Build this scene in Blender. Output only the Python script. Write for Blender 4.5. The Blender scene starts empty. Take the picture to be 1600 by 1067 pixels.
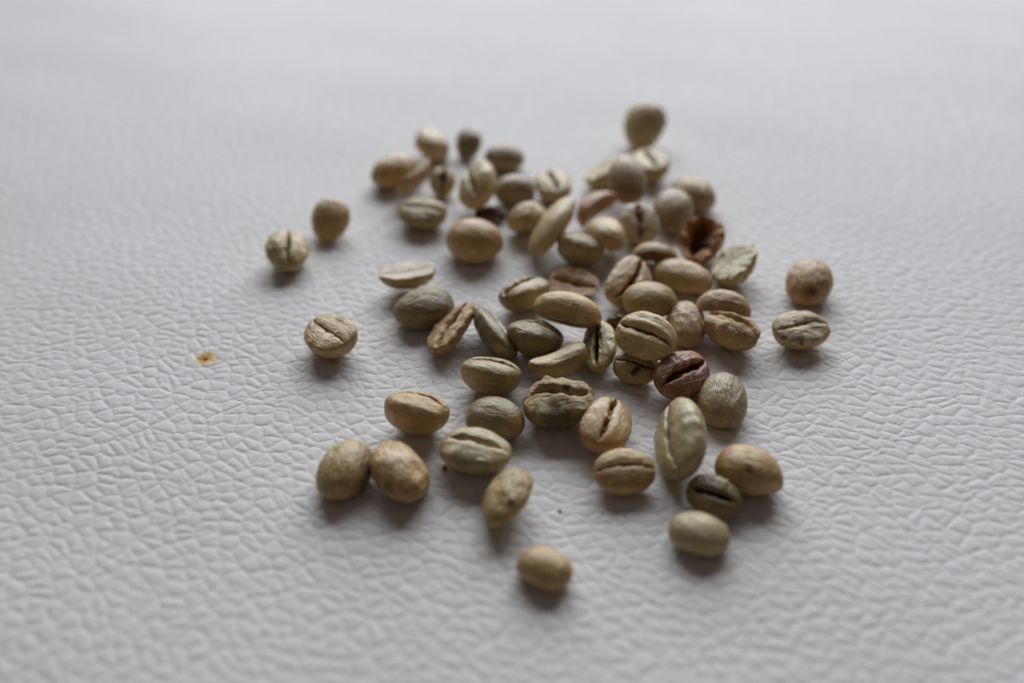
import bpy, math, json
import numpy as np

MM = 0.001                      # everything is real size: shapes are worked out in millimetres
scene = bpy.context.scene
COL = scene.collection
# ---------------------------------------------------------------- camera
PITCH=math.radians(36.0)
DIST=150.0
LENS=35.0
cam = bpy.data.cameras.new('camera'); camo = bpy.data.objects.new('camera', cam); COL.objects.link(camo)
camo.location = (0, -DIST * math.cos(PITCH) * MM, DIST * math.sin(PITCH) * MM)
camo.rotation_euler = (math.pi / 2 - PITCH, 0, 0)
cam.lens = LENS; cam.sensor_width = 36; cam.clip_start = .004; cam.clip_end = 20
cam.dof.use_dof = True; cam.dof.focus_distance = .1380; cam.dof.aperture_fstop = 8.0; cam.dof.aperture_blades = 7
scene.camera = camo
scene.render.resolution_x = 1024; scene.render.resolution_y = 682
# ---------------------------------------------------------------- light: a big window beyond the far edge, a dim warm room
world = bpy.data.worlds.new('World'); scene.world = world; world.use_nodes = True
wb = world.node_tree.nodes['Background']
wb.inputs[0].default_value = (1.0, .82, .74, 1); wb.inputs[1].default_value = .075
def window(loc, target, sx, sy, watts, colour):
    l = bpy.data.lights.new('window_light', 'AREA'); l.shape = 'RECTANGLE'; l.size = sx; l.size_y = sy
    l.energy = watts; l.color = colour
    o = bpy.data.objects.new('window_light', l); COL.objects.link(o); o.location = loc
    from mathutils import Vector
    o.rotation_euler = (Vector(target) - Vector(loc)).to_track_quat('-Z', 'Y').to_euler()
    return o
window((.15, 1.95, 1.08), (0, 0, 0), 2.3, 1.4, 79, (.905, .955, 1.0))
scene.view_settings.view_transform = 'Standard'; scene.view_settings.look = 'None'
scene.view_settings.exposure = 0; scene.view_settings.gamma = 1
scene.render.engine = 'CYCLES'
# ---------------------------------------------------------------- helpers
def tag(o, **k):
    for a, b in k.items(): o[a] = b
    return o

def mesh_object(name, verts, faces, mat, parent=None, smooth=True):
    me = bpy.data.meshes.new(name)
    me.from_pydata([tuple(v) for v in verts], [], faces)
    if smooth: me.polygons.foreach_set('use_smooth', [True] * len(me.polygons))
    me.materials.append(mat); me.update()
    o = bpy.data.objects.new(name, me); COL.objects.link(o)
    if parent: o.parent = parent
    return o

class NT:
    """small node-tree writer"""
    def __init__(s, name):
        s.m = bpy.data.materials.new(name); s.m.use_nodes = True; s.t = s.m.node_tree
        s.b = s.t.nodes['Principled BSDF']
    def put(s, sock, v):
        if isinstance(v, bpy.types.NodeSocket): s.t.links.new(v, sock)
        elif v is not None: sock.default_value = (*v, 1) if isinstance(v, tuple) and len(v) == 3 and sock.type == 'RGBA' else v
    def node(s, k, props={}, **ins):
        n = s.t.nodes.new(k)
        for a, b in props.items(): setattr(n, a, b)
        for a, b in ins.items():
            s.put(n.inputs[int(a[1:])] if a[0] == '_' and a[1:].isdigit() else n.inputs[a.replace('_', ' ')], b)
        return n
    def noise(s, vec, scale, detail=2, rough=.5, dist=0):
        return s.node('ShaderNodeTexNoise', Vector=vec, Scale=scale, Detail=detail, Roughness=rough, Distortion=dist).outputs[0]
    def mix(s, f, a, b, mode='MIX'):
        n = s.node('ShaderNodeMix', {'data_type': 'RGBA', 'blend_type': mode})
        s.put(n.inputs[0], f); s.put(n.inputs[6], a); s.put(n.inputs[7], b); return n.outputs[2]
    def math(s, op, a, b=0., c=0.):
        n = s.t.nodes.new('ShaderNodeMath'); n.operation = op
        s.put(n.inputs[0], a); s.put(n.inputs[1], b); s.put(n.inputs[2], c); return n.outputs[0]
    def ramp(s, v, lo, hi, a=0., b=1.):
        n = s.node('ShaderNodeMapRange', {'interpolation_type': 'SMOOTHSTEP'})
        for i, x in enumerate((v, lo, hi, a, b)): s.put(n.inputs[i], x)
        return n.outputs[0]
    def obj(s, off=(0, 0, 0), scale=(1, 1, 1)):
        c = s.node('ShaderNodeTexCoord').outputs['Object']
        n = s.node('ShaderNodeMapping'); s.put(n.inputs[0], c); n.inputs[1].default_value = off; n.inputs[3].default_value = scale
        return n.outputs[0]
    def attr(s, name): return s.node('ShaderNodeAttribute', {'attribute_name': name}).outputs['Fac']
    def spot(s, vec, p, r):
        """1 near point p (metres), fading out at radius r"""
        d = s.node('ShaderNodeVectorMath', {'operation': 'DISTANCE'}, _0=vec); d.inputs[1].default_value = p
        return s.ramp(d.outputs['Value'], r * .35, r, 1., 0.)
    def bump(s, h, dist, strength=1., normal=None):
        n = s.node('ShaderNodeBump', Strength=strength, Distance=dist, Height=h)
        if normal: s.put(n.inputs['Normal'], normal)
        return n.outputs[0]

# ---------------------------------------------------------------- white grained leather
def hash2(i, j, k):
    h = (i.astype(np.int64) * 73856093) ^ (j.astype(np.int64) * 19349663) ^ (k * 83492791)
    h = (h ^ (h >> 13)) * 1274126177
    h = h ^ (h >> 16)
    return (h & 0xffff) / 65536.0

def grain(x, y, sx, sy, key, sig, jit=.92):
    """creases between irregular cells: 0 on a cell, 1 in the middle of a crease; every crease has its own depth"""
    gx = np.floor(x / sx); gy = np.floor(y / sy)
    bd = np.full(x.shape, 1e9); bx = np.zeros_like(x); by = np.zeros_like(x); bi = np.zeros_like(x); bj = np.zeros_like(x)
    def pt(i, j):
        return ((i + .5 + jit * (hash2(i, j, key) - .5)) * sx, (j + .5 + jit * (hash2(i, j, key + 7) - .5)) * sy)
    for di in (-1, 0, 1):
        for dj in (-1, 0, 1):
            i = gx + di; j = gy + dj; px, py = pt(i, j); d = (px - x) ** 2 + (py - y) ** 2
            m = d < bd
            bd = np.where(m, d, bd); bx = np.where(m, px, bx); by = np.where(m, py, by); bi = np.where(m, i, bi); bj = np.where(m, j, bj)
    g = np.zeros_like(x); pil = np.full(x.shape, 9.)
    for di in (-2, -1, 0, 1, 2):
        for dj in (-2, -1, 0, 1, 2):
            if abs(di) + abs(dj) == 4: continue
            i = bi + di; j = bj + dj
            if di == 0 and dj == 0: continue
            px, py = pt(i, j)
            L = np.hypot(px - bx, py - by) + 1e-9
            e = np.maximum(((px - x) ** 2 + (py - y) ** 2 - bd) / (2 * L), 0)
            w = .30 + .70 * hash2(bi + i, bj + j, key + 31)
            g = np.maximum(g, w * np.exp(-(e / sig) ** 1.15))
            pil = np.minimum(pil, e)
    return g, pil, bi, bj

def leather_height(X, Y):
    wx = X + .35 * np.sin(Y * .31 + 1.2) + .25 * np.sin(X * .43 + Y * .37) + 1.6 * np.sin(Y * .055 + 2) + .05 * np.sin(2.3 * Y + 1.1 * X)
    wy = Y + .35 * np.sin(X * .27 + .4) + .25 * np.sin(X * .41 - Y * .35) + 1.5 * np.sin(X * .043 + 1) + .05 * np.sin(2.1 * X - 1.3 * Y)
    g1, p1, bi, bj = grain(wx + .25 * wy, wy, 2.5, 1.8, 11, .105)
    g2, p2, _, _ = grain(wx - .4 * wy, wy + .25 * wx, 3.5, 2.55, 57, .09)
    g3, _, _, _ = grain(wx + 40, wy * 1.1, 1.7, 1.4, 91, .09)
    cell = hash2(bi, bj, 5)
    h = -np.maximum(.098 * g1, .070 * g2) - .012 * g3
    h -= .085 * np.exp(-p1 / .46) + .035 * np.exp(-p2 / .55)
    h += .02 * (cell - .5) * (1 - np.exp(-p1 / .5))
    h += .05 * np.sin(X * .13 + Y * .07) * np.sin(Y * .11 + 1) + .04 * np.sin(X * .05 + Y * .19 + 2)
    return h

def spaced(lo, hi, fine_lo, fine_hi, step, grow, cap_in, soft_lo, soft_hi, far_grow):
    v = [fine_lo]
    while v[-1] < fine_hi: v.append(v[-1] + step)
    d = step
    while v[-1] < hi:
        d = min(d * grow, cap_in) if v[-1] < soft_hi else d * far_grow
        v.append(v[-1] + d)
    w = []; d = step; c = fine_lo
    while c > lo:
        d = min(d * grow, cap_in) if c > soft_lo else d * far_grow
        c -= d; w.append(c)
    return np.array(w[::-1] + v)

def build_leather():
    xs = spaced(-900, 900, -52, 52, .19, 1.008, .44, -150, 150, 1.16)
    ys = spaced(-500, 1100, -55, 15, .19, 1.010, .65, -68, 172, 1.16)
    X, Y = np.meshgrid(xs, ys)
    Hh = leather_height(X, Y)
    far = np.clip((np.maximum(np.maximum(np.abs(X) - 150, Y - 172), -68 - Y)) / 30, 0, 1)
    Hh = Hh * (1 - far) - .1 * far
    nx, ny = len(xs), len(ys)
    me = bpy.data.meshes.new('leather_surface')
    me.vertices.add(nx * ny)
    me.vertices.foreach_set('co', (np.stack([X, Y, Hh], -1) * MM).astype(np.float32).ravel())
    i = np.arange(ny - 1)[:, None] * nx + np.arange(nx - 1)[None, :]
    q = np.stack([i, i + 1, i + nx + 1, i + nx], -1).reshape(-1, 4).astype(np.int32)
    me.loops.add(q.size); me.polygons.add(len(q))
    me.loops.foreach_set('vertex_index', q.ravel())
    me.polygons.foreach_set('loop_start', np.arange(0, q.size, 4, dtype=np.int32))
    me.polygons.foreach_set('use_smooth', np.ones(len(q), dtype=bool))
    me.update(calc_edges=True)
    print('leather', nx, ny, nx * ny)
    n = NT('white_leather'); v = n.obj()
    big = n.noise(v, 22, 2)
    col = n.mix(n.ramp(big, .3, .7), (.675, .66, .66), (.715, .70, .70))
    fine = n.noise(v, 900, 3, .6)
    col = n.mix(n.ramp(fine, .35, .7, 0., .35), col, (.60, .585, .575))
    sx, sy = STAIN
    halo = n.node('ShaderNodeMapping'); n.put(halo.inputs[0], v); halo.inputs[3].default_value = (1, .8, 1)
    wob = n.node('ShaderNodeVectorMath', {'operation': 'MULTIPLY_ADD'})
    n.put(wob.inputs[0], n.node('ShaderNodeTexNoise', Vector=v, Scale=1500., Detail=3.).outputs['Color'])
    wob.inputs[1].default_value = (.0016, .0016, 0); n.put(wob.inputs[2], v)
    wv = wob.outputs[0]; c0 = (sx + .0008, sy + .0008, 0)
    col = n.mix(n.math('MULTIPLY', n.spot(wv, (c0[0] + .0012, c0[1] + .0002, 0), .0032), .14), col, (.55, .44, .33))
    col = n.mix(n.math('MULTIPLY', n.spot(wv, c0, .0022), .95), col, (.62, .42, .09))
    col = n.mix(n.math('MULTIPLY', n.spot(wv, (c0[0] - .0002, c0[1] + .0002, 0), .0011), .95), col, (.42, .15, .015))
    n.put(n.b.inputs['Base Color'], col)
    n.put(n.b.inputs['Roughness'], n.ramp(n.noise(v, 500, 3), .2, .8, .47, .62))
    n.b.inputs['Specular IOR Level'].default_value = .09
    n.put(n.b.inputs['Normal'], n.bump(n.noise(v, 2600, 3, .6), .00005, .55, n.bump(n.noise(v, 900, 2), .00006, .5)))
    me.materials.append(n.m)
    o = bpy.data.objects.new('leather_surface', me); COL.objects.link(o)
    tag(o, kind='structure')
    return o
STAIN = (-0.04508, -0.00409)
build_leather()
# ---------------------------------------------------------------- bean shape
def lumps(P, rs, n, k0, k1):
    """smooth random relief of roughly unit size over points P (sum of sines)"""
    out = np.zeros(len(P))
    for _ in range(n):
        d = rs.normal(size=3); d /= np.linalg.norm(d)
        out += np.sin((P @ d) * rs.uniform(k0, k1) + rs.uniform(0, 6.283))
    return out / math.sqrt(n)


def bean_points(a, b, q, seed, nu, nv):
    """bean in its own axes, mm: long axis X, flat face with the cleft towards +Z"""
    rs = np.random.RandomState(seed)
    c = b * q.get('k', 1) * q.get('tr', .74)            # depth of the domed back
    f = b * q.get('k', 1) * q.get('fr', .44)            # height of the flat side above the widest line
    tap = q.get('taper', rs.uniform(-.10, .10))
    u = np.linspace(0, math.pi, nu)
    t = np.linspace(-1, 1, nv + 1)[:-1] + 0.0
    U, T = np.meshgrid(u[1:-1], t, indexing='ij')
    X = -np.cos(U)
    bl = q.get('blunt', rs.uniform(.80, .92))
    R = np.sin(U) ** bl
    PH = math.pi * np.sign(T) * np.abs(T) ** 1.75
    sp, cp = np.sin(PH), np.cos(PH)
    face = cp > 0
    ys = np.sign(sp) * np.abs(sp) ** np.where(face, .9, 1.0)
    zs = np.where(face, f * np.abs(cp) ** q.get('fe', .80), c * cp)
    Y = b * ys * R
    yy = ys                              # -1..1 across
    Z = zs * R
    fw = np.where(face, np.clip(cp, 0, 1), 0)
    # cleft
    gw = q.get('gw', .055); gd = q.get('gd', .42); gx = q.get('gx', .93)
    wob = 1 + .25 * np.sin(X * rs.uniform(5, 9) + rs.uniform(0, 6)) + .15 * np.sin(X * rs.uniform(12, 18) + rs.uniform(0, 6))
    env = np.clip(1 - (np.abs(X) / gx) ** 5, 0, 1)
    gopen = gw * wob * (1 + q.get('gopen', 0) * (1 - X * X))
    groove = np.exp(-(np.abs(yy) / np.maximum(gopen, .02)) ** 2.2)
    valley = np.exp(-np.abs(yy) / .30)
    Z = Z - face * R ** .6 * b * (gd * env * groove + q.get('gv', .05) * valley * (.4 + .6 * env))
    lip = q.get('lip', .02)
    Z = Z + face * R * b * lip * np.exp(-((np.abs(yy) - .33) / .16) ** 2)
    # hollow
    bowl = q.get('bowl', 0)
    if bowl:
        Z = Z - face * bowl * (c + f) * R * np.clip(1 - (yy / .93) ** 2, 0, 1) ** .8 * np.clip(1 - (X / .93) ** 2, 0, 1) ** .5
    # uneven rim
    rim = q.get('rim', .02)
    if rim:
        ang = np.arctan2(yy, X)
        rn = sum(rs.uniform(.3, 1) * np.sin(ang * k + rs.uniform(0, 6)) for k in (2, 3, 5, 7, 11, 13)) / 2
        Z = Z + rim * b * rn * np.exp(-((np.abs(PH) - 1.25) / .5) ** 2) * R * 2
    # one lobe fuller
    Z = Z + fw * R * b * yy * q.get('asym', rs.uniform(-.10, .10))
    # s-curve of the cleft
    sw = q.get('s', rs.uniform(.03, .09)) * (1 if rs.rand() < .5 else -1)
    Y = Y + b * R * fw ** 1.3 * (sw * np.sin(math.pi * X * .9) + q.get('arc', 0) * (1 - X * X) + q.get('goff', rs.uniform(-.05, .05)))
    wv = q.get('wav', .035)
    nz = sum(rs.uniform(.4, 1) * np.sin(X * f_ + rs.uniform(0, 6)) for f_ in (7, 11, 17, 26)) / 2
    nz2 = sum(rs.uniform(.4, 1) * np.sin(X * f_ + rs.uniform(0, 6)) for f_ in (9, 14, 21, 33)) / 2
    near = np.exp(-(np.abs(yy) / .22) ** 2) * face
    Y = Y + b * R * near * wv * nz
    Z = Z + b * R * near * wv * .7 * nz2
    # ribs running round the bean
    ribs = q.get('ribs', 0)
    if ribs:
        ph = X * rs.uniform(20, 24) + 1.5 * np.sin(X * 3.3 + rs.uniform(0, 6)) + .8 * yy
        m = 1 + ribs * np.sin(ph) * np.clip(np.abs(yy) * 1.5, 0, 1) * (1 - X * X)
        Y = Y * m; Z = Z * (1 + (m - 1) * .9)
    k = 1 + tap * X
    Y = Y * k; Z = Z * k
    Xa = X * a
    flat = q.get('point', 0)
    if flat:                              # one end drawn out to a point
        Y = Y * (1 - flat * np.clip(X, 0, 1) ** 3 * .8)
        Z = Z * (1 - flat * np.clip(X, 0, 1) ** 3 * .4)
    Z = Z + q.get('bend', 0) * a * X ** 2
    Y = Y + q.get('bendy', 0) * a * X ** 2
    P = np.stack([Xa, Y, Z], -1).reshape(-1, 3)
    # caps
    def cap(s):
        return np.array([[s * a * 1.0, q.get('bendy', 0) * a + 0 * b, q.get('bend', 0) * a]])
    P = np.concatenate([P, cap(-1), cap(1)])
    Q = P / b
    lu = q.get('lump', .03)
    d = lumps(Q, rs, 7, 1.5, 3.2) * lu + lumps(Q, rs, 7, 4, 8) * lu * .30
    d2 = lumps(Q * [.7, 1, 1], rs, 12, 8, 22) * q.get('rough', .0095)
    rad = np.linalg.norm(P * [b / a, 1, 1], axis=1, keepdims=True) + 1e-9
    nrm = P * [b / a, 1, 1] / rad
    P = P + nrm * (b * (d + d2))[:, None] * np.clip(rad / (b * .5), 0, 1)
    dents = q.get('dent', [])
    for (dx, dy, dz, rr, dd) in dents:    # centre in units of (a,b,c), radius and depth in units of b
        cc = np.array([dx * a, dy * b, dz * c])
        w = np.exp(-(np.linalg.norm(P - cc, axis=1) / (rr * b)) ** 2)[:, None]
        P = P - nrm * w * dd * b
    gm = (face * env * np.exp(-(np.abs(yy) / (np.maximum(gopen, .03) * 1.25)) ** 2) * min(1, gd / .2)).reshape(-1)
    fm = (fw ** .5 * np.clip(R * 1.2, 0, 1)).reshape(-1)
    tm = X.reshape(-1)
    masks = [np.concatenate([m, e]) for m, e in ((gm, [0, 0]), (fm, [0, 0]), (tm, [-1, 1]))]
    return P, masks


def bean_faces(nu, nv):
    m = nu - 2
    i = np.arange(m - 1)[:, None]; j = np.arange(nv)[None, :]
    j2 = (j + 1) % nv
    quads = np.stack([i * nv + j, i * nv + j2, (i + 1) * nv + j2, (i + 1) * nv + j], -1).reshape(-1, 4)
    jj = np.arange(nv); jn = (jj + 1) % nv
    A = m * nv; B = A + 1
    c1 = np.stack([jj * 0 + A, jn, jj], -1)
    c2 = np.stack([jj * 0 + B, (m - 1) * nv + jj, (m - 1) * nv + jn], -1)
    return quads.tolist() + c1.tolist() + c2.tolist()


def bean_frame(yaw, pitch, e):
    """columns: long axis, across, face normal. yaw of the long axis, its rise, elevation of the face on its right-hand side"""
    y, p, e = math.radians(yaw), math.radians(pitch), math.radians(e)
    L = np.array([math.cos(y) * math.cos(p), math.sin(y) * math.cos(p), math.sin(p)])
    S = np.array([math.sin(y), -math.cos(y), 0])
    Uv = np.cross(S, L)
    N = math.cos(e) * S + math.sin(e) * Uv
    return np.stack([L, np.cross(N, L), N], 1)
# ---------------------------------------------------------------- poses in mm / degrees: half length, half width, x, y, base height, yaw, rise, face elevation, depth factor
POSE = {
 1: (4.9, 4.06, -22.47, 51.74, 0, 47.2, 0, -85, 1.19),
 2: (5.75, 3.04, -18.07, 46.33, 1.2, 67.0, 0, 150, 1.01),
 3: (5.14, 3.69, -16.21, 63.27, 0, -76.8, 0, -60, 1.13),
 4: (3.76, 2.72, -8.83, 64.37, 0, 87.5, 30, -80, 1.0),
 5: (4.08, 3.45, -1.49, 58.71, 0, -17.7, 0, -90, 1.13),
 6: (3.36, 2.4, -13.03, 47.57, 0, 89.1, 30, 90, 1.0),
 7: (5.27, 4.19, -6.56, 41.6, 1.0, 98.0, 8, 140, 1.02),
 8: (3.9, 3.64, 0.36, 44.33, 0, 13.4, 0, -95, 1.21),
 9: (4.77, 3.54, 7.8, 45.75, 0, -81.8, 0, 88, 1.04),
 10: (4.39, 3.64, -15.97, 35.11, 0, -12.6, 0, 82, 1.05),
 11: (3.08, 1.81, -3.87, 37.53, 0, -16.0, 0, 60, 1.0),
 12: (5.01, 4.45, -6.42, 25.24, 0, -32.2, 0, -90, 1.2),
 13: (3.75, 3.38, 2.66, 32.46, 0, 21.1, 0, -60, 1.32),
 14: (6.87, 3.92, 6.84, 27.13, 0.6, 62.0, 18, -45, 1.01),
 15: (3.93, 3.5, 11.51, 22.54, 0, -33.1, 0, 115, 1.33),
 16: (4.57, 3.27, 15.81, 25.28, 1.5, -83.4, 10, -65, 1.18),
 17: (4.67, 2.61, 14.95, 35.86, 0.5, 45.2, 10, -20, 1.01),
 18: (3.95, 3.51, 22.07, 30.61, 0, 88.0, 30, 88, 1.0),
 19: (5.56, 3.55, 21.25, 44.49, 1.8, 90.1, 22, -90, 1.02),
 20: (4.93, 3.52, 17.23, 50.75, 0, 70.6, 0, 120, 1.14),
 21: (4.98, 3.52, 26.64, 54.41, 0, -81.2, 0, 85, 1.18),
 22: (5.75, 4.33, 27.27, 70.08, 0, 73.7, 32, -85, 1.01),
 23: (4.95, 3.81, 33.31, 42.72, 0, -65.5, 0, -90, 1.17),
 24: (5.37, 3.63, 28.79, 35.71, 0.5, 85.7, 12, -90, 1.06),
 25: (4.65, 3.44, 31.9, 24.49, 0, 68.4, 25, 95, 1.01),
 26: (3.91, 2.53, 23.7, 21.33, 0, -3.3, 0, -38, 1.08),
 27: (4.71, 3.45, 36.2, 17.4, 0, 55.7, 15, 108, 1.02),
 28: (5.01, 3.44, 27.81, 15.39, 0, -39.5, 0, -90, 1.05),
 29: (5.6, 3.59, 18.73, 11.52, 0, 59.9, 6, 60, 1.01),
 30: (4.24, 3.56, 21.11, 5.96, 1.6, 5.0, 0, -95, 1.06),
 31: (4.58, 3.48, 18.87, -7.14, 3.3, -39.0, 0, 56, 1.0),
 32: (4.62, 3.06, 26.21, 1.89, 0, 82.1, 8, -90, 1.06),
 33: (4.21, 2.64, 32.15, 4.04, 1.8, -15.3, 0, -65, 1.19),
 34: (4.14, 3.4, 32.71, -0.91, 0, -37.7, 0, 100, 1.13),
 35: (5.29, 2.58, 12.62, -4.24, 0, 86.4, 5, 115, 1.0),
 36: (3.3, 2.67, 17.49, -8.99, 0, -20.4, 0, 62, 1.01),
 37: (4.62, 3.44, 23.72, -11.72, 0, 41.2, 0, 62, 1.0),
 38: (4.69, 3.32, 28.84, -16.2, 0, 79.6, 10, -90, 1.02),
 39: (2.12, 1.7, 16.19, 1.93, 0, -19.7, 0, 30, 0.99),
 40: (5.17, 3.61, 8.19, 0.99, 1.6, -19.8, 0, -42, 1.15),
 41: (4.15, 3.07, 9.97, 14.15, 0, -21.4, 0, 75, 1.0),
 42: (4.18, 3.42, 1.86, 8.94, 0, 39.1, 0, 110, 1.2),
 43: (4.17, 3.56, 3.4, -2.91, 0, -27.0, 0, 112, 1.18),
 44: (6.01, 3.0, -2.58, -0.88, 0, -67.8, 0, 140, 1.0),
 45: (5.91, 2.95, -9.19, 0.24, 0, 69.2, 5, 115, 1.02),
 46: (4.69, 3.91, -13.63, 5.83, 0, 28.2, 0, -88, 1.09),
 47: (4.44, 3.27, -16.84, 14.64, 0.35, 15.2, 0, 98, 1.03),
 48: (4.63, 2.01, 6.7, -9.39, 0.8, 33.5, 0, 112, 1.05),
 49: (4.79, 4.01, 6.18, -17.97, 0, 10.8, 0, 92, 1.06),
 50: (4.18, 3.59, -2.82, -11.65, 0, -16.2, 0, 112, 1.18),
 51: (4.07, 3.26, -2.23, -20.04, 0, -26.4, 0, -105, 1.02),
 52: (4.31, 3.7, -12.59, -19.91, 0, -22.1, 0, 115, 1.22),
 53: (4.99, 3.35, 12.36, -22.08, 0, 69.1, 0, 80, 1.07),
 54: (6.48, 4.13, 21.12, -26.17, 0, 88.4, 0, 147, 1.01),
 55: (3.87, 2.98, 14.0, -30.77, 0, 4.4, 0, 66, 1.0),
 56: (4.36, 3.72, 29.59, -30.47, 0, -36.6, 0, -80, 1.13),
 57: (3.43, 2.53, 24.43, -34.71, 0, -30.9, 0, 62, 1.0),
 58: (3.59, 2.94, 21.87, -40.26, 0, -17.2, 0, -90, 1.03),
 59: (3.17, 2.61, 3.77, -45.34, 0, -31.3, 0, -90, 1.06),
 60: (4.3, 3.09, -0.61, -35.47, 0, 75.0, 0, -60, 1.0),
 61: (4.66, 3.71, -4.64, -27.09, 0, -16.3, 0, 96, 1.03),
 62: (4.88, 3.42, -21.0, -29.64, 0, 79.4, 0, -90, 1.07),
 63: (5.2, 3.24, -14.06, -30.57, 0, -66.4, 0, -75, 1.16),
 64: (4.37, 3.71, -26.75, -2.22, 0, -48.0, 0, 76, 1.04),
 65: (4.5, 3.6, -37.36, 22.07, 0, 100.2, 10, 84, 1.09),
 66: (4.39, 3.4, -31.89, 32.67, 0, 88.0, 28, -88, 1.0),
 67: (4.82, 3.66, 47.66, 13.23, 0, 70.2, 15, -90, 1.01),
 68: (4.3, 3.45, 43.03, -0.59, 0, 10.6, 0, 80, 1.03),
}
SPOTS = {
 56: [(0.00056, 0.00257, -0.00223, 0.00080, (0.13, 0.03, 0.015), 0.85), (-0.00327, 0.00103, -0.00207, 0.00200, (0.36, 0.13, 0.05), 0.75)],
 67: [(-0.00380, 0.00047, -0.00172, 0.00130, (0.09, 0.04, 0.025), 0.8), (-0.00448, -0.00000, -0.00119, 0.00120, (0.42, 0.17, 0.04), 0.8)],
 62: [(-0.00038, 0.00315, -0.00121, 0.00180, (0.06, 0.04, 0.03), 0.8), (-0.00211, 0.00322, -0.00010, 0.00150, (0.09, 0.06, 0.04), 0.7)],  # two darker patches along one edge
 63: [(0.00304, 0.00245, -0.00047, 0.00100, (0.12, 0.07, 0.03), 0.7), (-0.00014, 0.00068, -0.00286, 0.00260, (0.66, 0.55, 0.36), 0.6)],
 49: [(-0.00087, -0.00401, 0.00017, 0.00300, (0.07, 0.065, 0.05), 0.7), (-0.00256, 0.00145, 0.00137, 0.00160, (0.55, 0.4, 0.22), 0.6), (0.00125, 0.00039, 0.00195, 0.00090, (0.02, 0.012, 0.008), 0.95), (0.00250, -0.00030, 0.00163, 0.00070, (0.05, 0.025, 0.01), 0.9), (0.00306, 0.00021, 0.00175, 0.00220, (0.5, 0.36, 0.2), 0.55)],  # black spots paint in a hole's shade; the belly is darker
 36: [(0.00026, -0.00135, 0.00114, 0.00070, (0.02, 0.012, 0.008), 0.95), (0.00061, -0.00080, 0.00123, 0.00060, (0.02, 0.012, 0.008), 0.95)],
 60: [(-0.00210, 0.00191, -0.00146, 0.00060, (0.07, 0.04, 0.02), 0.85)],
 68: [(-0.00115, 0.00017, 0.00137, 0.00055, (0.1, 0.06, 0.05), 0.8), (-0.00139, -0.00278, 0.00085, 0.00080, (0.14, 0.1, 0.08), 0.6), (-0.00139, -0.00323, 0.00044, 0.00040, (0.09, 0.05, 0.03), 0.8), (-0.00367, -0.00176, 0.00064, 0.00060, (0.12, 0.07, 0.04), 0.7)],
 51: [(0.00356, 0.00034, -0.00127, 0.00220, (0.48, 0.24, 0.08), 0.75)],
 6: [(0.00067, 0.00054, 0.00103, 0.00080, (0.01, 0.008, 0.006), 0.95)],
 37: [(0.00135, -0.00146, 0.00137, 0.00120, (0.38, 0.3, 0.2), 0.6)],
 35: [(0.00097, -0.00077, 0.00111, 0.00120, (0.05, 0.035, 0.04), 0.8), (-0.00124, -0.00101, 0.00104, 0.00140, (0.22, 0.27, 0.09), 0.6)],
 25: [(-0.00015, -0.00116, -0.00028, 0.00240, (0.06, 0.025, 0.012), 0.9)],  # shade inside the hollow husk, put into its colour
 40: [(-0.00269, 0.00306, -0.00070, 0.00160, (0.48, 0.33, 0.17), 0.5)],
 50: [(-0.00136, -0.00327, 0.00088, 0.00180, (0.52, 0.38, 0.2), 0.6)],
 46: [(0.00195, 0.00227, -0.00228, 0.00150, (0.4, 0.36, 0.28), 0.4)],
 16: [(0.00190, 0.00215, -0.00162, 0.00130, (0.55, 0.5, 0.42), 0.5)],
}
FIBRE = (0.02997, -0.01462, 0.00412)
CRUMBS = [(5.86, -35.16), (-8.6, -27.64), (-45.08, -4.09)]
SPECKS = [(-8.54, -7.02, 0.09, 'tiny dark speck left of the glossy olive bean, below the reddish split bean'), (-11.24, -9.72, 0.11, 'tiny dark speck just above the plump tan bean at lower left'), (-58.02, -38.22, 0.12, 'dark speck on bare leather near the left edge of the photo'), (-41.47, -35.81, 0.07, 'faint dark speck on the leather left of the touching pair of beans'), (-46.78, -45.31, 0.08, 'blurred dark speck in the lower left quarter of the bare leather'), (-53.19, -52.59, 0.11, 'dark blurred speck closest to the lower left corner'), (44.29, -42.05, 0.11, 'upper of two dark specks on the leather at the lower right'), (43.9, -49.05, 0.13, 'larger lower of two dark specks on the leather at the lower right'), (-42.0, -29.81, 0.08, 'very faint speck below the yellow stain, on the left leather'), (-10.22, -24.3, 0.12, 'dark speck between the lumpy golden bean and the pale greenish bean'), (-23.14, -36.13, 0.08, 'dark speck just below the rounded olive bean at lower left')]
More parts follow.
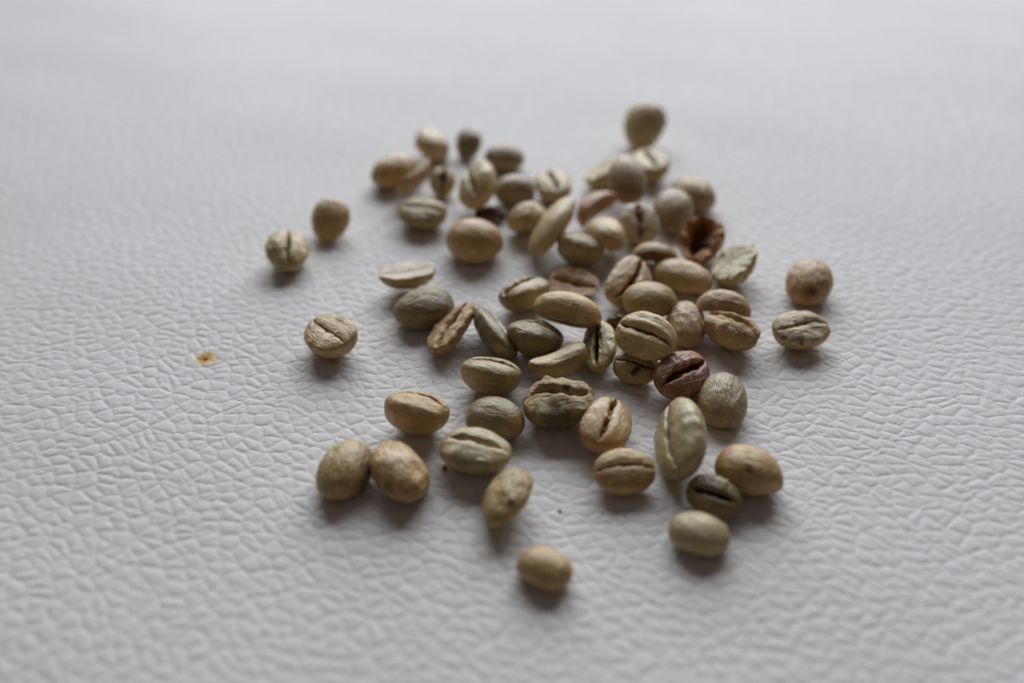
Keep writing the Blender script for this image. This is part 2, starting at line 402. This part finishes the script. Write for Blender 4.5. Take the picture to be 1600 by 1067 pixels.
BEANS = [   # number, shape, colour, label
 (1, {'rough': 0.0045}, {'c': 'tan', 'w': 1, 'sm': 0.35},
  'smooth tan bean leftmost in the upper cluster, a thin shell on its right'),
 (2, {'tr': 0.6, 'bowl': 0.35, 'bend': 0.12, 'fr': 0.2, 'gd': 0.1}, {'c': 'tan', 'f': 'pale'},
  "thin curved bean shell leaning on the right of the upper cluster's leftmost tan bean"),
 (3, {'lump': 0.05}, {'c': 'pale'},
  'lumpy pale tan bean standing behind the upper left cluster, leftmost of its back row'),
 (4, {'taper': 0.15}, {'c': 'grey'},
  'small dark bean in the back row between a lumpy pale and a rounded brown bean'),
 (5, {'rough': 0.0045}, {'c': 'grey', 'w': 1, 'sm': 0.35},
  'rounded plain brown bean lying crosswise at the right end of the upper left back row'),
 (6, {'gw': 0.12, 'gd': 0.5, 'gopen': 0.3}, {'c': 'pale', 'gc': 'black', 'ends': 0.5},
  'small pale bean with a short black slit in its cleft, in the upper left cluster'),
 (7, {'gd': 0.4, 'gw': 0.1, 'rough': 0.0045, 'wav': 0.01}, {'c': 'pale', 'sm': 0.35},
  'plump pale bean with its cleft facing left, propped over a dark broken shell'),
 (8, {'rough': 0.0045}, {'c': 'grey', 'sm': 0.35},
  'dark grey domed bean touching the right of the plump pale bean with a left cleft'),
 (9, {'gw': 0.09, 'gopen': 0.5, 'gd': 0.3}, {'c': 'pale', 'gc': 'grey'},
  'pale bean lying face up with a wide grey cleft, behind the long leaning bean'),
 (10, {'gw': 0.05}, {'c': 'olive', 'gc': 'pale'},
  'olive bean with a pale cleft line, in front of the small black slit bean'),
 (11, {'tr': 0.3, 'bowl': 0.5, 'fr': 0.1, 'rim': 0.08}, {'c': 'dark'},
  'dark brown broken shell wedged under the plump pale bean'),
 (12, {'lump': 0.02, 'rough': 0.0045}, {'c': 'tan', 'w': 1, 'sm': 0.35},
  'large smooth golden tan bean lying dome up alone below the upper left cluster'),
 (13, {'lump': 0.06, 'rough': 0.015}, {'c': 'pale', 'ends': 0.6},
  'small rough pale bean with a rust brown left end, left of the long leaning bean'),
 (14, {'tr': 0.55, 'lump': 0.02, 'rough': 0.0045}, {'c': 'pale', 'w': 0, 'sm': 0.35},
  'long narrow pale grey bean leaning upright in the middle of the upper pile'),
 (15, {}, {'c': 'olive'},
  'olive bean under the pale round bean, right of the long leaning bean'),
 (16, {'lump': 0.05, 'rough': 0.012}, {'c': 'pale', 'w': 1, 'skin': 0.6},
  'pale round bean with a flaking skin patch, propped on the olive bean'),
 (17, {'tr': 1.0, 'bowl': 0.25, 'bend': 0.2, 'fr': 0.3, 'gd': 0.1, 'blunt': 0.7}, {'c': 'rust'},
  'orange-brown curved shell arching behind the pale round bean with a flaking patch'),
 (18, {'gw': 0.13, 'gd': 0.3, 'gopen': 0.2}, {'c': 'pale', 'gc': 'brown', 'f': 'pinkpale', 'sk': 1, 'skc': 'brown'},
  'whitish bean facing the viewer with a broad brown cleft down its middle'),
 (19, {'rough': 0.0045}, {'c': 'mauve', 'sm': 0.35},
  'smooth mauve-brown bean standing upright at the front of the upper right cluster'),
 (20, {'bowl': 0.2}, {'c': 'yellow'},
  'yellowish bean half hidden behind the left of the mauve-brown upright bean'),
 (21, {'gw': 0.08, 'gd': 0.3, 'bowl': 0.12}, {'c': 'yellow', 'gc': 'green'},
  'yellowish bean with a greenish cleft behind the right of the mauve-brown upright bean'),
 (22, {'taper': 0.22, 'lump': 0.03}, {'c': 'pale', 'w': 0},
  'farthest bean of all, tan and tapering downwards, standing at the very top of the scatter'),
 (23, {}, {'c': 'tan'},
  "tan domed bean at the upper pile's right edge, behind the smooth grey pointed bean"),
 (24, {'taper': 0.12, 'rough': 0.0045}, {'c': 'grey', 'w': 1, 'sm': 0.35},
  'smooth warm grey bean with a narrow lower end, above the curled brown husk'),
 (25, {'tr': 0.9, 'bowl': 0.34, 'fr': 0.3, 'gd': 0.6, 'gw': 0.22, 'gopen': 0.6, 'gv': 0, 'rim': 0.16, 'lump': 0.1, 'rough': 0.03, 'wav': 0.12, 'goff': 0.25}, {'c': 'rust', 'rough': 1, 'gc': 'brown', 'ends': 0.3, 'blk': 0.35},
  'curled rusty brown hollow husk shaped like an ear, on the right of the pile'),
 (26, {'tr': 0.8, 'bowl': 0.5, 'fr': 0.2, 'bend': 0.12, 'gd': 0.1}, {'c': 'tan', 'f': 'brown'},
  'flat arched bean with its brown hollow underside towards the viewer, left of the curled husk'),
 (27, {'bowl': 0.25, 'gd': 0.0, 'gv': 0, 'rim': 0.05, 'ribs': 0.022, 'lump': 0.04, 'rough': 0.03}, {'c': 'yellow', 'f': 'yellow', 'ends': 0.3, 'gc': 'nc'},
  'yellowish broken-faced bean on the right of the pile, right of the tan oval bean'),
 (28, {'lump': 0.02, 'rough': 0.0045}, {'c': 'tan', 'skin': 0.3, 'sm': 0.35},
  'tan oval bean lying dome up between the hollow-bellied bean and the yellowish broken one'),
 (29, {'bendy': 0.14, 'gd': 0.6, 'gw': 0.1}, {'c': 'ltbrown', 'ribs': 1},
  'light brown curved bean with a deep dark cleft, hugging the plain warm olive oval bean'),
 (30, {'lump': 0.02, 'rough': 0.0045}, {'c': 'olive', 'w': 1, 'sm': 0.35},
  'plain warm olive oval bean directly behind the big bean with the bold cleft'),
 (31, {'gw': 0.055, 'gd': 0.42, 'gx': 0.9, 'lip': 0.07, 's': 0.05, 'goff': 0.0, 'lump': 0.025, 'rough': 0.0045, 'arc': 0.05}, {'c': 'pale', 'w': 0.3, 'gc': 'brown', 'sk': 1, 'sm': 0.4, 'skin': 0.4},
  'big pale cream bean with a bold straight cleft, perched on top at centre right'),
 (32, {'lump': 0.025, 'rough': 0.02}, {'c': 'pink', 'skin': 0.3},
  'pinkish wrinkled egg-shaped bean right of the big cream bean with the bold cleft'),
 (33, {'bend': 0.12, 'bowl': 0.3, 'gd': 0.3, 'fr': 0.1, 'rough': 0.012, 'tr': 1.0, 'blunt': 0.75}, {'c': 'ltbrown', 'skin': 0.5},
  'tan arched bean resting right behind the rough crusty bean'),
 (34, {'rough': 0.035, 'gd': 0.6, 'gw': 0.14, 'lump': 0.05, 'blunt': 0.72}, {'c': 'ltbrown', 'rough': 1},
  "rough crusty light brown bean with a dark gap on top, at the pile's right edge"),
 (35, {'gd': 0.5, 'gw': 0.13, 'lump': 0.05, 'rough': 0.02}, {'c': 'yellow', 'gc': 'black', 'ends': 1, 'blk': 1},
  'upright bean with green and black mottled face, left of the big cream bean'),
 (36, {'gd': 0.25, 'gw': 0.05, 'rough': 0.0045}, {'c': 'olive', 'gc': 'black', 'sm': 0.35},
  'greenish olive bean tucked under the big cream bean, with a small black mark'),
 (37, {'gw': 0.1, 'gd': 0.6, 'gopen': 0.2, 'ribs': 0.015, 'sag': 1, 'arc': 0.06}, {'c': 'redbrown', 'gc': 'darkred', 'sk': 1, 'skc': 'brown', 'skin': 0.4},
  'dark reddish brown bean with a deep open cleft, darkest whole bean in the scatter'),
 (38, {'lump': 0.02, 'rough': 0.008}, {'c': 'grey', 'skin': 0.5, 'w': 0.4},
  'grey-green bean with a single hair-fine fibre sticking up from its top'),
 (39, {'tr': 0.4, 'lump': 0.08, 'rough': 0.03}, {'c': 'dark'},
  'dark brown fragment peeping out behind the left end of the big cream bean'),
 (40, {'gd': 0.5, 'gw': 0.14, 'bend': 0.04, 'lump': 0.025, 'rough': 0.0045}, {'c': 'pale', 'w': 1, 'skin': 0.3, 'sm': 0.35},
  'long light tan bean lying across the centre of the pile with its cleft turned down'),
 (41, {'tr': 0.4, 'bowl': 0.35, 'fr': 0.15, 'gd': 0.35, 'gw': 0.12, 'rim': 0.05}, {'c': 'ltbrown', 'f': 'rust'},
  'flat brown hollow half bean behind the long light tan central bean'),
 (42, {'gw': 0.16, 'gd': 0.4, 'gopen': 0.2, 'rough': 0.0045, 'arc': 0.08}, {'c': 'olive', 'gc': 'ltbrown', 'sk': 1, 'skc': 'tan', 'sm': 0.35},
  'olive bean with a tan open cleft on its upper left, touching the long central bean'),
 (43, {'lump': 0.035, 'rough': 0.01}, {'c': 'dkolive', 'skin': 0.6},
  'dark olive bean with flaky skin patches below the long light tan central bean'),
 (44, {'bendy': 0.12, 'tr': 0.8, 'gw': 0.15, 'rough': 0.0045}, {'c': 'dkolive', 'sm': 0.35},
  'narrow grey-olive crescent bean between the reddish broken bean and the flaky dark olive one'),
 (45, {'gd': 0.7, 'gw': 0.18, 'bowl': 0.1, 'fr': 0.3, 'rim': 0.04, 'bendy': -0.1, 'lump': 0.04, 'rough': 0.02, 'wav': 0.02}, {'c': 'ltbrown', 'rough': 1, 'ends': 0.8},
  'reddish tan split bean with a gaping side, leaning against the left of the pile'),
 (46, {'lump': 0.03, 'rough': 0.008}, {'c': 'dkolive', 'ends': 0.4, 'skin': 0.3},
  'dark olive dome-backed bean lying just below the pale flat half bean on the left'),
 (47, {'tr': 0.9, 'fr': 0.05, 'gd': 0.05, 'gv': 0, 'lip': 0, 'bowl': 0.1, 'lump': 0.05, 'rough': 0.04, 'rim': 0.0, 'wav': 0.0}, {'c': 'tan', 'f': 'pinkpale', 'gc': 'pale'},
  'pale flat faced half bean tilted against the back of the left dark olive bean'),
 (48, {'bend': 0.26, 'gd': 0, 'gv': 0, 'tr': 0.95, 'fr': 0.8, 'blunt': 0.6, 'lip': 0, 'rough': 0.0045}, {'c': 'olive', 'skin': 0.3, 'w': 0.4, 'sm': 0.35},
  'yellow-olive banana-shaped bean above the cracked hollow bean'),
 (49, {'gd': 0.65, 'gw': 0.09, 'gopen': 0.45, 'rim': 0.05, 'lump': 0.06, 'rough': 0.028, 'wav': 0.03, 's': 0.25, 'asym': 0.12, 'gx': 0.8, 'arc': 0.05}, {'c': 'olive', 'gc': 'black', 'rough': 1, 'blk': 0.5, 'sk': 1, 'skc': 'tan'},
  'badly cracked olive bean with a jagged hole painted dark and a dark grey belly'),
 (50, {'gw': 0.1, 'gd': 0.4, 'lump': 0.035, 'rough': 0.0045}, {'c': 'olive', 'skin': 0.5, 'sm': 0.35},
  'glossy olive bean with its cleft turned away, left of the banana-shaped bean'),
 (51, {'lump': 0.03, 'rough': 0.0045}, {'c': 'grey', 'ends': 1, 'ec': 'orange', 'sm': 0.35},
  'mottled grey bean with an orange-brown right end, behind the pale greenish one'),
 (52, {'gw': 0.07, 'lump': 0.025, 'rough': 0.01, 'arc': 0.12}, {'c': 'tan', 'w': 0.5},
  'plump tan bean with a thin cleft along its top, lying apart on the lower left'),
 (53, {'gw': 0.07, 'gd': 0.45, 'gx': 0.9, 's': 0.04, 'rough': 0.0045}, {'c': 'ltbrown', 'gc': 'brown', 'sk': 1, 'w': 0.4, 'skc': 'brown', 'sm': 0.4, 'skin': 0.4},
  'light brown bean with a dark diagonal cleft, above the cream bean with the level cleft'),
 (54, {'ribs': 0.013, 'gd': 0.4, 'gw': 0.06, 'lump': 0.01, 'rough': 0.0045, 'wav': 0.02}, {'c': 'green', 'sm': 0.4, 'gc': 'green'},
  'largest bean, long and ribbed pale green, with a narrow cleft along its left side'),
 (55, {'gw': 0.04, 'gd': 0.35, 'lip': 0.02, 's': 0.0, 'lump': 0.015, 'goff': 0.0, 'rough': 0.0045, 'arc': 0.16}, {'c': 'tan', 'w': 0.5, 'sm': 0.4, 'skin': 0.4},
  'smooth cream-tan bean with a level horizontal cleft below the light brown bean'),
 (56, {'point': 0.6, 'lump': 0.02, 'taper': -0.02, 'rough': 0.0045}, {'c': 'tan', 'w': 0.3, 'spot': 1, 'ends': 0.5, 'sm': 0.35},
  'large tan bean with a red-brown spot and a pointed end, at the lower right'),
 (57, {'gw': 0.11, 'gd': 0.6, 'ribs': 0.03, 'tr': 0.7, 'gx': 0.75}, {'c': 'dkolive', 'gc': 'black', 'ends': 0.6},
  'dark striped bean with a black cleft, between the spotted tan and plain green beans'),
 (58, {'lump': 0.02, 'rough': 0.0045}, {'c': 'green', 'ends': 0.5, 'w': 0.0, 'g': 1, 'sm': 0.4, 'skin': 0.4},
  'plain grey-green bean lying dome up at the bottom right of the scatter'),
 (59, {'lump': 0.035, 'blunt': 0.7, 'rough': 0.0045}, {'c': 'tan', 'ends': 0.3, 'sm': 0.35, 'skin': 0.4},
  'lone golden tan bean nearest the viewer, at the very bottom of the scatter'),
 (60, {'taper': 0.12, 'lump': 0.06, 'dent': [(-0.5, 0.2, -0.9, 0.35, 0.08)], 'rough': 0.015}, {'c': 'olive', 'w': 0.8, 'skin': 0.2},
  'dented olive-tan bean narrowing to the bottom, below the pale greenish bean'),
 (61, {'gw': 0.07, 'gd': 0.32, 'lip': 0.03, 'lump': 0.025, 'gopen': 0.3, 'gx': 0.75, 'rough': 0.0045, 'arc': 0.05}, {'c': 'green', 'w': 0.0, 'gc': 'pale', 'sk': 1, 'skc': 'pale', 'sm': 0.4},
  'pale greenish plump bean with an open cream cleft on top, lower centre left'),
 (62, {'lump': 0.03}, {'c': 'olive', 'ends': 0, 'side': 1, 'w': 0.6},
  'rounded olive bean with a dark right edge, left of the touching pair at lower left'),
 (63, {'lump': 0.07, 'point': 0.3, 'rough': 0.02, 'dent': [(0.4, -0.3, -0.9, 0.35, 0.12)], 'wav': 0.0}, {'c': 'tan', 'skin': 0.5, 'w': 0.6},
  'lumpy golden bean with a bright flaky top, right of the touching pair at lower left'),
 (64, {'gw': 0.03, 'gd': 0.28, 'gv': 0.03, 'bowl': 0.15, 'lump': 0.03, 'rough': 0.0045}, {'c': 'tan', 'gc': 'brown', 'sk': 1, 'skc': 'tan', 'sm': 0.35},
  'pale tan bean lying face up alone on the left with a thin dark diagonal cleft'),
 (65, {'gw': 0.06, 'gd': 0.35, 'rim': 0.03, 'lump': 0.06, 'dent': [(0.6, -0.4, 0.4, 0.35, 0.25)], 'rough': 0.02}, {'c': 'yellow', 'gc': 'grey', 'pl': 1},
  'pale grey-green bean lying face up at the far left of the scatter'),
 (66, {'taper': 0.15, 'lump': 0.02}, {'c': 'tan', 'w': 0.4},
  'lone tan bean standing on its narrow end beside the face-up grey-green one'),
 (67, {'lump': 0.03}, {'c': 'ltbrown', 'spot': 2, 'w': 0.4},
  'pale brown bean with a dark red scar low on its front, at the far right'),
 (68, {'gw': 0.06, 'gd': 0.35, 'lip': 0.02, 'lump': 0.025, 'rim': 0.03, 'dent': [(0.35, -0.4, 0.4, 0.3, 0.1)], 's': 0.12, 'arc': 0.03}, {'c': 'tan', 'f': 'pale', 'sk': 1, 'skc': 'pale'},
  'pale flat-faced bean lying cleft up alone at the far right below the scarred one'),
]
# ---------------------------------------------------------------- bean colours (own colour of the thing, two tones each)
TONES = {
 'rust': ((.32, .15, .055), (.50, .29, .13)),
 'tan': ((.39, .275, .13), (.50, .38, .21)), 'olive': ((.29, .235, .11), (.42, .345, .185)), 'dkolive': ((.175, .15, .085), (.29, .245, .135)),
 'grey': ((.23, .19, .125), (.34, .285, .185)), 'brown': ((.27, .135, .055), (.42, .24, .11)), 'dark': ((.07, .03, .018), (.13, .055, .03)),
 'ltbrown': ((.36, .24, .125), (.52, .385, .225)), 'pale': ((.44, .35, .19), (.59, .49, .30)), 'pinkpale': ((.44, .355, .26), (.58, .49, .37)),
 'green': ((.30, .265, .15), (.43, .385, .24)), 'yellow': ((.36, .30, .135), (.52, .45, .24)), 'mauve': ((.26, .18, .11), (.37, .28, .185)),
 'pink': ((.36, .235, .155), (.46, .33, .23)), 'redbrown': ((.19, .085, .04), (.38, .21, .115))}
CREASE = {'brown': (.16, .07, .03), 'black': (.012, .009, .007), 'grey': (.17, .16, .12), 'pale': (.50, .41, .25), 'green': (.17, .17, .08),
          'ltbrown': (.33, .19, .09), 'darkred': (.11, .035, .018), 'tan': (.42, .28, .14)}

def bean_material(i, c, spots):
    rs = np.random.RandomState(i * 13 + 5)
    n = NT('bean_skin_%s' % c['c']); off = tuple(rs.uniform(-1, 1, 3))
    raw = n.obj(); v = n.obj(off); vs = n.obj(off, (.35, 1, 1))
    A, B = TONES[c['c']]
    A = (A[0] * 1.05, A[1] * .95, A[2] * .74); B = (B[0] * 1.12, B[1] * 1.01, B[2] * .82)
    warm = c.get('w', 0) * .5
    A = tuple(a * k for a, k in zip(A, (1 + .14 * warm, 1, 1 - .16 * warm))); B = tuple(a * k for a, k in zip(B, (1 + .14 * warm, 1, 1 - .16 * warm)))
    col = n.mix(n.ramp(n.noise(v, 260, 3, .55), .33, .67), A, B)
    col = n.mix(n.ramp(n.noise(vs, 620, 4, .6, .4), .38, .72, 0., .5), col, tuple(x * .62 for x in A))
    col = n.mix(n.ramp(n.noise(vs, 1500, 3, .6), .45, .75, 0., .45), col, tuple(min(1, x * 1.22) for x in B))
    face = n.attr('face')
    if 'f' in c and c['f'] in TONES:
        fa, fb = TONES[c['f']]
        col = n.mix(n.ramp(face, .25, .6), col, n.mix(n.ramp(n.noise(v, 700, 3), .35, .65), fa, fb))
    ends = c.get('ends', .25)
    if ends:
        ec = (.34, .15, .05) if c.get('ec') == 'orange' or c['c'] not in ('dkolive',) else (.20, .12, .05)
        al = n.math('ABSOLUTE', n.attr('along'))
        w = n.ramp(n.math('ADD', al, n.math('MULTIPLY', n.math('SUBTRACT', n.noise(v, 330, 3), .5), 1.1)), .80, 1.15)
        col = n.mix(n.math('MULTIPLY', w, min(.85, ends)), col, ec)
    rough_skin = c.get('skin', .25)
    sk = n.ramp(n.noise(n.obj(tuple(o + 3 for o in off), (.7, 1, 1)), 330, 4, .62, .5), .66 - .22 * rough_skin, .74 - .20 * rough_skin)
    flake = n.ramp(n.noise(vs, 2600, 3, .7, .6), .40, .66)
    col = n.mix(n.math('MULTIPLY', sk, n.math('MULTIPLY_ADD', flake, .55, .15)), col, (.62, .50, .32))
    if c.get('blk'):
        k = n.ramp(n.noise(v, 420, 4, .65, .8), .54, .64)
        col = n.mix(n.math('MULTIPLY', k, c['blk'] * .85), col, (.035, .022, .014))
    # fine papery fibres and pits
    col = n.mix(n.ramp(n.noise(n.obj(off, (.45, 1, 1)), 4200, 3, .7), .42, .68, 0., .5 - .4 * c.get('sm', 0)), col, tuple(min(1, x * 1.35) for x in B))
    col = n.mix(n.ramp(n.noise(v, 3300, 3, .7), .52, .72, 0., .5 - .4 * c.get('sm', 0)), col, tuple(x * .5 for x in A))
    # brown specks
    col = n.mix(n.ramp(n.noise(v, 1150, 2, .5), .70, .78, 0., .55), col, (.20, .11, .05))
    gc = CREASE.get(c.get('gc', ''), tuple(x * .42 for x in A[:1]) + tuple(x * .34 for x in A[1:]))
    if c.get('gc') == 'nc': gc = col
    cl = n.attr('cleft')
    col = n.mix(n.ramp(n.math('ADD', cl, n.math('MULTIPLY', n.math('SUBTRACT', n.noise(v, 1200, 3), .5), .7)), .30, .85), col, gc)
    for (px, py, pz, r, sc, amt) in spots:
        w2 = n.node('ShaderNodeVectorMath', {'operation': 'MULTIPLY_ADD'})
        n.put(w2.inputs[0], n.node('ShaderNodeTexNoise', Vector=v, Scale=1600., Detail=3.).outputs['Color'])
        w2.inputs[1].default_value = (r * .9,) * 3; n.put(w2.inputs[2], raw)
        col = n.mix(n.math('MULTIPLY', n.spot(w2.outputs[0], (px + r * .45, py + r * .45, pz + r * .45), r), amt), col, sc)
    n.put(n.b.inputs['Base Color'], col)
    R = c.get('rough', 0); K = 1 - c.get('sm', 0)
    n.put(n.b.inputs['Roughness'], n.ramp(n.math('ADD', sk, n.noise(v, 900, 3)), .3, 1.3, .28 + .13 * R + .05 * (1 - K), .56 + .10 * R))
    n.b.inputs['Specular IOR Level'].default_value = .48 - .18 * R
    n.b.inputs['Subsurface Weight'].default_value = .10
    n.b.inputs['Subsurface Radius'].default_value = (1.0, .6, .3); n.b.inputs['Subsurface Scale'].default_value = .0008
    nb = n.bump(n.noise(vs, 620, 4, .6, .6), (.00050 + .0003 * R) * K, .8)
    nb = n.bump(n.noise(vs, 2300, 3, .65, .3), (.00018 + .00012 * R) * K, .9, nb)
    nb = n.bump(n.noise(n.obj(off, (.45, 1, 1)), 4200, 3, .7), .00012 * K, .9, nb)
    nb = n.bump(n.math('MULTIPLY', sk, flake), .00010, .8, nb)
    n.put(n.b.inputs['Normal'], nb)
    return n.m

def chaff_material(key):
    n = NT('silver_skin_%s' % key); v = n.obj()
    A = {'brown': (.38, .21, .10), 'darkred': (.10, .025, .015), 'tan': (.46, .31, .16), 'pale': (.55, .45, .28)}[key]
    n.put(n.b.inputs['Base Color'], n.mix(n.ramp(n.noise(v, 1500, 3, .6), .35, .65), tuple(a * .55 for a in A), A))
    n.b.inputs['Roughness'].default_value = .38
    n.put(n.b.inputs['Normal'], n.bump(n.noise(v, 1800, 3), .0001, .8))
    return n.m

# ---------------------------------------------------------------- the beans
CH = {k: chaff_material(k) for k in ('brown', 'darkred', 'tan', 'pale')}
GROUP = 'green coffee beans scattered on the white leather'
HUSKS = {2, 11, 17, 25, 39}
def build_bean(i, q, c, label, pose, spots):
    a, b, x, y, h, yaw, pitch, e, k = pose
    near = math.hypot(x, y + 0) < 60
    nu, nv = (60, 104) if y < 22 else (44, 72)
    P, masks = bean_points(a, b, dict(q, k=k), i * 7 + 3, nu, nv)
    F = bean_frame(yaw, pitch, e)
    zo = h - (P @ F.T)[:, 2].min()
    name = 'bean_shell' if i in HUSKS else 'coffee_bean'
    parts = bool(c.get('sk')) or i == 38
    o = mesh_object('bean_body' if parts else name, P * MM, bean_faces(nu, nv), bean_material(i, c, spots))
    for nm, m in zip(('cleft', 'face', 'along'), masks):
        at = o.data.attributes.new(nm, 'FLOAT', 'POINT'); at.data.foreach_set('value', np.asarray(m, dtype=np.float32))
    from mathutils import Matrix
    M = Matrix([list(F[r]) + [0] for r in range(3)] + [[0, 0, 0, 1]])
    M.translation = (x * MM, y * MM, zo * MM)
    if parts:                              # an Empty that parents the body and the skin or fibre on it
        root = bpy.data.objects.new(name, None); COL.objects.link(root); root.empty_display_size = .003
        root.matrix_world = M; o.parent = root; o = root
    else:
        o.matrix_world = M
    tag(o, label=label, category='coffee bean', group=GROUP)
    if c.get('sk'):
        rs = np.random.RandomState(i)
        G = P[:-2].reshape(nu - 2, nv, 3); j0 = nv // 2; w = 5
        r0, r1 = int(nu * .2), int(nu * .8)
        Lf, Rt = G[r0:r1, j0 - w], G[r0:r1, j0 + w]
        m = 6; n = len(Lf); V = []
        s = np.linspace(-.05, 1.05, m)
        zw = np.cumsum(rs.normal(size=(n, m)), 0) * .03; zw -= np.linspace(0, 1, n)[:, None] * zw[-1]
        tear = .5 + .5 * np.sin(np.linspace(0, rs.uniform(9, 16), n) + rs.uniform(0, 6))
        for lay in (0, -.05):
            for r in range(n):
                t = s * (.86 + .2 * tear[r]) - .05
                p = Lf[r][None] * (1 - t[:, None]) + Rt[r][None] * t[:, None]
                p[:, 2] += -.22 - .18 * np.sin(np.pi * np.clip(t, 0, 1)) + zw[r] + lay
                V.append(p)
        V = np.concatenate(V); Fc = []
        N = n * m
        for r in range(n - 1):
            for g in range(m - 1):
                A0 = r * m + g; Fc.append((A0, A0 + m, A0 + m + 1, A0 + 1)); Fc.append((N + A0, N + A0 + 1, N + A0 + m + 1, N + A0 + m))
            for g in (0, m - 1):
                A0 = r * m + g; Fc.append((A0, A0 + m, N + A0 + m, N + A0))
        for r in (0, n - 1):
            for g in range(m - 1):
                A0 = r * m + g; Fc.append((A0, A0 + 1, N + A0 + 1, N + A0))
        mesh_object('silver_skin', V * MM, Fc, CH[c.get('skc', 'brown')], o)
    return o

BUILT = {}
for i, q, c, label in BEANS:
    BUILT[i] = build_bean(i, q, c, label, POSE[i], SPOTS.get(i, []))

# ---------------------------------------------------------------- hair-fine fibre growing from one bean, crumbs, specks
def plain(name, A, B, rough=.6):
    n = NT(name); n.put(n.b.inputs['Base Color'], n.mix(n.ramp(n.noise(n.obj(), 3000, 3), .4, .6), A, B)); n.b.inputs['Roughness'].default_value = rough
    return n.m
bf = BUILT[38]
inv = bf.matrix_world.inverted()
from mathutils import Vector
def fibre(start, top, r):
    V = []; Fc = []; K = 14
    for k in range(K):
        t = k / (K - 1)
        p = start.lerp(top, t) + Vector((.00018 * math.sin(t * 5), 0, .00006 * math.sin(t * 9)))
        rr = r * (1.15 - t * .7)
        for g in range(6):
            V.append(inv @ (p + Vector((rr * math.cos(g * 1.0472), rr * math.sin(g * 1.0472), 0))))
    for k in range(K - 1):
        for g in range(6):
            A0 = k * 6 + g; B0 = k * 6 + (g + 1) % 6; Fc.append((A0, B0, B0 + 6, A0 + 6))
    return mesh_object('fibre', V, Fc, plain('straw_fibre', (.42, .38, .22), (.55, .50, .3)), bf)
pf = Vector(FIBRE)
fibre(pf, pf + Vector((.0002, .0003, .0021)), .00004)

def crumb(name, x, y, r, mat, seed, stretch=(1, 1, .7), lab=None, cat='speck', grp=None):
    rs = np.random.RandomState(seed); nu, nv = 8, 12
    V = []
    for a_ in range(1, nu):
        for b_ in range(nv):
            th = math.pi * a_ / nu; ph = 2 * math.pi * b_ / nv
            V.append((math.sin(th) * math.cos(ph), math.sin(th) * math.sin(ph), math.cos(th)))
    V += [(0, 0, 1), (0, 0, -1)]; V = np.array(V)
    V = V * (1 + .22 * lumps(V, rs, 5, 1.5, 4) )[:, None] * np.array(stretch) * r
    ang = rs.uniform(0, 6.28); V = V @ np.array([[math.cos(ang), math.sin(ang), 0], [-math.sin(ang), math.cos(ang), 0], [0, 0, 1]])
    m = nu - 1; Fc = []
    for a_ in range(m - 1):
        for b_ in range(nv):
            Fc.append((a_ * nv + b_, (a_ + 1) * nv + b_, (a_ + 1) * nv + (b_ + 1) % nv, a_ * nv + (b_ + 1) % nv))
    for b_ in range(nv):
        Fc.append((m * nv, b_, (b_ + 1) % nv)); Fc.append((m * nv + 1, (m - 1) * nv + (b_ + 1) % nv, (m - 1) * nv + b_))
    o = mesh_object(name, V * MM, Fc, mat)
    zz = float(leather_height(np.array([[x]]), np.array([[y]]))[0, 0])
    o.location = (x * MM, y * MM, (zz + r * .25) * MM)
    tag(o, label=lab, category=cat)
    if grp: o['group'] = grp
    return o
dk = plain('dust_dark', (.03, .025, .02), (.07, .055, .045)); br = plain('crumb_brown', (.30, .15, .07), (.42, .25, .13))
crumb('coffee_crumb', *CRUMBS[0], .22, br, 3, (1.2, .9, .6), 'tiny light brown crumb lying alone on bare leather below the pile', 'crumb')
crumb('coffee_crumb', *CRUMBS[1], .42, br, 4, (.8, 1.0, .9), 'small brown crumb touching the lower left edge of the pale greenish bean', 'crumb')
crumb('orange_crumb', *CRUMBS[2], .20, plain('rust_crumb', (.30, .10, .01), (.48, .20, .03)), 5, (1.5, 1, .4), 'tiny rust orange fleck in the middle of the yellow stain, left of the beans', 'crumb')
for k, (x, y, r, lab) in enumerate(SPECKS):
    crumb('dust_speck', x, y, r, dk, 20 + k, (1, .8, .5), lab, 'dust speck', 'dark dust specks on the leather')
